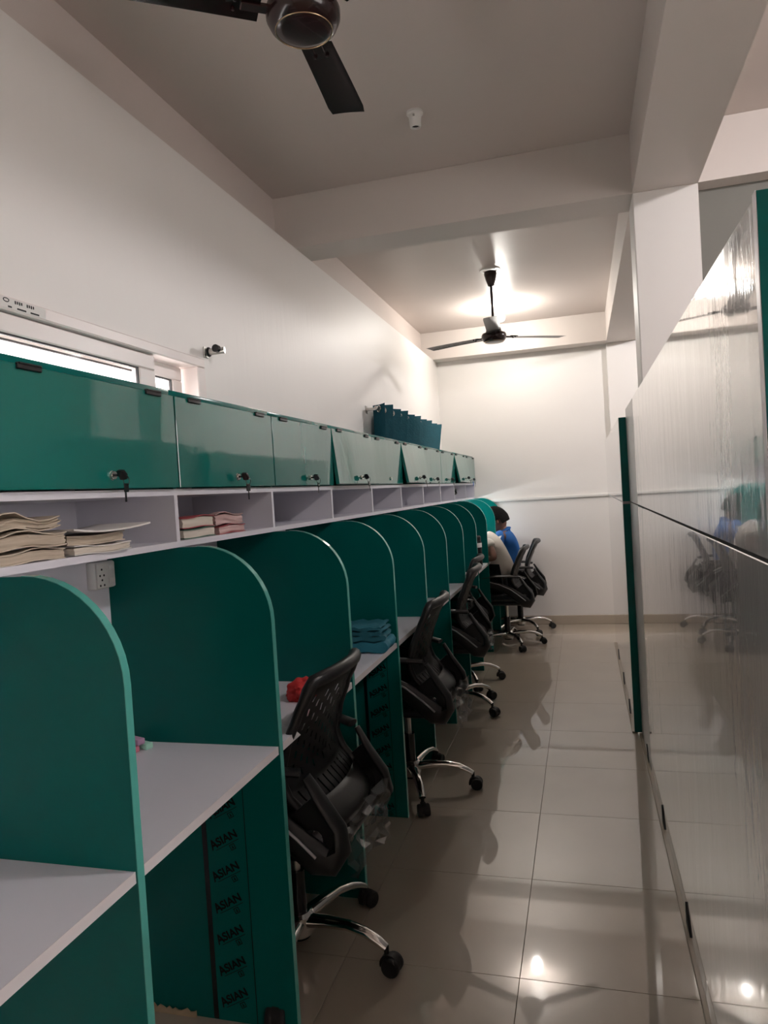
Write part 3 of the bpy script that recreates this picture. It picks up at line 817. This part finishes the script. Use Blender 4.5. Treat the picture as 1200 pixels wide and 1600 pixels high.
def person(lb, base, P, shirt, grp, slv=.75):
    """P: joints in metres relative to base (x towards the back, y across, z up); faces -x"""
    t = thing('person', lb, 'person', base, 0, grp)
    pel, waist, chest, neck, head = [Vector(P[k]) for k in ('pelvis', 'waist', 'chest', 'neck', 'head')]
    fwd = Vector(P['face']).normalized()
    N, E = [], []
    N.append((pel, .09, .11))
    c = chain(N, E, 0, [(waist, .085, .10), (chest, .07, .09), (neck, .050)])
    chest_i = 2
    hb = head-Vector((0, 0, .02))
    c = chain(N, E, c, [(neck.lerp(head, .5)+Vector((-.005, 0, 0)), .052)])
    arms = {}
    for s, key in ((-1, 'L'), (1, 'R')):
        sh = chest+Vector((-.02, s*.172, .055)); el, wr = Vector(P['elbow'+key]), Vector(P['wrist'+key])
        chain(N, E, chest_i, [(sh, .032), (sh.lerp(el, .5), .044), (el, .041), (el.lerp(wr, .5), .038), (wr, .027)])
        arms[key] = (sh, el, wr)
    for s in (-1, 1):
        hip = pel+Vector((-.03, s*.09, -.02)); kn = Vector((P['knee'], s*.11, .50)); an = Vector((P['ankle'], s*.11, .09))
        chain(N, E, 0, [(hip, .085), (kn, .062), (kn.lerp(an, .4), .056), (an, .040)])
    body = skin('body', N, E, 'skin', t)
    # hands: palm and five fingers
    for key, s in (('L', -1), ('R', 1)):
        sh, el, wr = arms[key]; d = (wr-el).normalized(); d = Vector((d.x, d.y, 0)).normalized(); side = Vector((-d.y, d.x, 0))
        hn, he = [], []
        hn.append((wr-d*.01, .024, .022)); pc = chain(hn, he, 0, [(wr+d*.035, .020, .034), (wr+d*.075, .015, .036)])
        for q, (off, ln) in enumerate(((-.030, .060), (-.010, .075), (.011, .070), (.030, .055))):
            p0 = wr+d*.080+side*off
            chain(hn, he, pc, [(p0, .0095), (p0+d*ln*.5+Vector((0, 0, .006)), .0088), (p0+d*ln+Vector((0, 0, -.006)), .0075)])
        th = wr+d*.03-side*s*.034
        chain(hn, he, 1, [(th, .011), (th+d*.03-side*s*.018, .010), (th+d*.055-side*s*.016, .0085)])
        skin('hand', hn, he, 'skin', body, 1)
    # head with face
    b = NB(); bmesh.ops.create_uvsphere(b, u_segments=28, v_segments=20, radius=1)
    fz = Vector((0, 0, 1)); f = fwd; up = (fz-f*fz.dot(f)).normalized(); rt = f.cross(up)
    def place(lx, ly, lz): return head+f*lx+rt*ly+up*lz
    for v in b.verts:
        x, y, z_ = v.co
        jaw = 1-.22*max(0, -z_)**1.3
        lx = x*.098*jaw+(.012 if z_ < -.2 and x > 0 else 0); ly = y*.075*jaw; lz = z_*.118
        if x > .8 and abs(y) < .25 and -.25 < z_ < .12: lx += .018*(1-abs(y)/.25)
        if x > .5 and .02 < z_ < .22 and .2 < abs(y) < .55: lx -= .007
        v.co = place(lx, ly, lz)
    hd = obj('head', b, 'skin', body, smooth=80)
    for s in (-1, 1):
        b = NB(); lathe(b, [(0, .010), (.010, .012), (.020, .008), (.024, 0), (.018, -.006), (0, -.006)], 14)
        for v in b.verts: q = v.co.copy(); v.co = place(-.006+q.x*.75, s*(.073+q.z*.7), -.006+q.y*1.25)
        obj('ear', b, 'skin', hd, smooth=70)
        b = NB(); bmesh.ops.create_uvsphere(b, u_segments=10, v_segments=8, radius=.011)
        for v in b.verts: v.co = place(.082+v.co.x*.6, s*.032+v.co.y, .012+v.co.z*.6)
        obj('eye', b, 'blackgloss', hd)
    b = NB(); bx(b, -.004, .004, -.022, .022, -.004, .004, .003, 2)
    for v in b.verts: q = v.co.copy(); v.co = place(.090+q.x, q.y, -.062+q.z)
    obj('mouth', b, 'coverpink', hd)
    # hair cap: crown, back and sides, short
    b = NB(); bmesh.ops.create_uvsphere(b, u_segments=30, v_segments=22, radius=1)
    dead = []
    from mathutils import noise as nz
    for v in b.verts:
        x, y, z_ = v.co
        limit = -.30 if x < -.25 else (.02 if x < .25 else .45)
        if z_ < limit-.14: dead.append(v)
        k = 1.0+.03*nz.noise(Vector((x, y, z_))*6)
        v.co = place(x*.108*k-.004, y*.084*k, z_*.130*k+.002)
    bmesh.ops.delete(b, geom=dead, context='VERTS')
    bmesh.ops.solidify(b, geom=b.faces[:], thickness=.012)
    obj('hair', b, 'hair', hd, smooth=80)
    # shirt over torso and upper arms
    N, E = [], []
    N.append((pel+Vector((.0, 0, -.03)), .140, .170))
    chain(N, E, 0, [(waist, .128, .150), (waist.lerp(chest, .5)+Vector((.012, 0, 0)), .132, .155), (chest+Vector((.004, 0, .015)), .128, .160), (chest.lerp(neck, .65), .095, .120), (chest.lerp(neck, .98), .068, .072)])
    for key, s in (('L', -1), ('R', 1)):
        sh, el, wr = arms[key]
        chain(N, E, 3, [(sh, .074), (sh.lerp(el, slv*.55), .070), (sh.lerp(el, slv), .066)])
    skin('shirt', N, E, shirt, t)
    N, E = [], []
    N.append((pel, .135, .160))
    for s in (-1, 1):
        hip = pel+Vector((-.05, s*.09, -.02)); kn = Vector((P['knee'], s*.11, .50)); an = Vector((P['ankle'], s*.11, .09))
        chain(N, E, 0, [(hip, .098), (hip.lerp(kn, .5), .086), (kn, .076), (kn.lerp(an, .5), .066), (an+Vector((0, 0, .02)), .056)])
    skin('trousers', N, E, 'trouser', t)
    for s in (-1, 1):
        b = NB(); bx(b, P['ankle']-.17, P['ankle']+.07, s*.11-.045, s*.11+.045, 0, .075, .025, 3)
        for v in b.verts:
            if v.co.x < P['ankle']-.08 and v.co.z > .03: v.co.z -= .02
        obj('shoe', b, 'shoe', t, smooth=60)
    return t
GP = 'people studying at the desks'
person('person in a blue shirt hunched over the desk beside the end wall', (-.70, 6.86, 0),
       dict(pelvis=(-.05, 0, .605), waist=(-.03, 0, .72), chest=(-.02, 0, .88), neck=(-.05, -.01, 1.0), head=(-.105, -.02, 1.065), face=(-1, 0, -.55),
            elbowL=(-.16, -.22, .80), wristL=(-.36, -.12, .79), elbowR=(-.16, .22, .80), wristR=(-.36, .10, .79), knee=-.38, ankle=-.30), 'blue', GP)
person('person in an off-white shirt bent over the desk, head hidden by a partition', (-.69, 6.25, 0),
       dict(pelvis=(-.05, 0, .605), waist=(-.045, 0, .70), chest=(-.105, 0, .875), neck=(-.23, 0, .945), head=(-.315, 0, .945), face=(-1, 0, -.9),
            elbowL=(-.055, -.232, .785), wristL=(-.30, -.13, .81), elbowR=(-.055, .232, .785), wristR=(-.30, .13, .81), knee=-.38, ankle=-.30), 'tee', GP, .42)
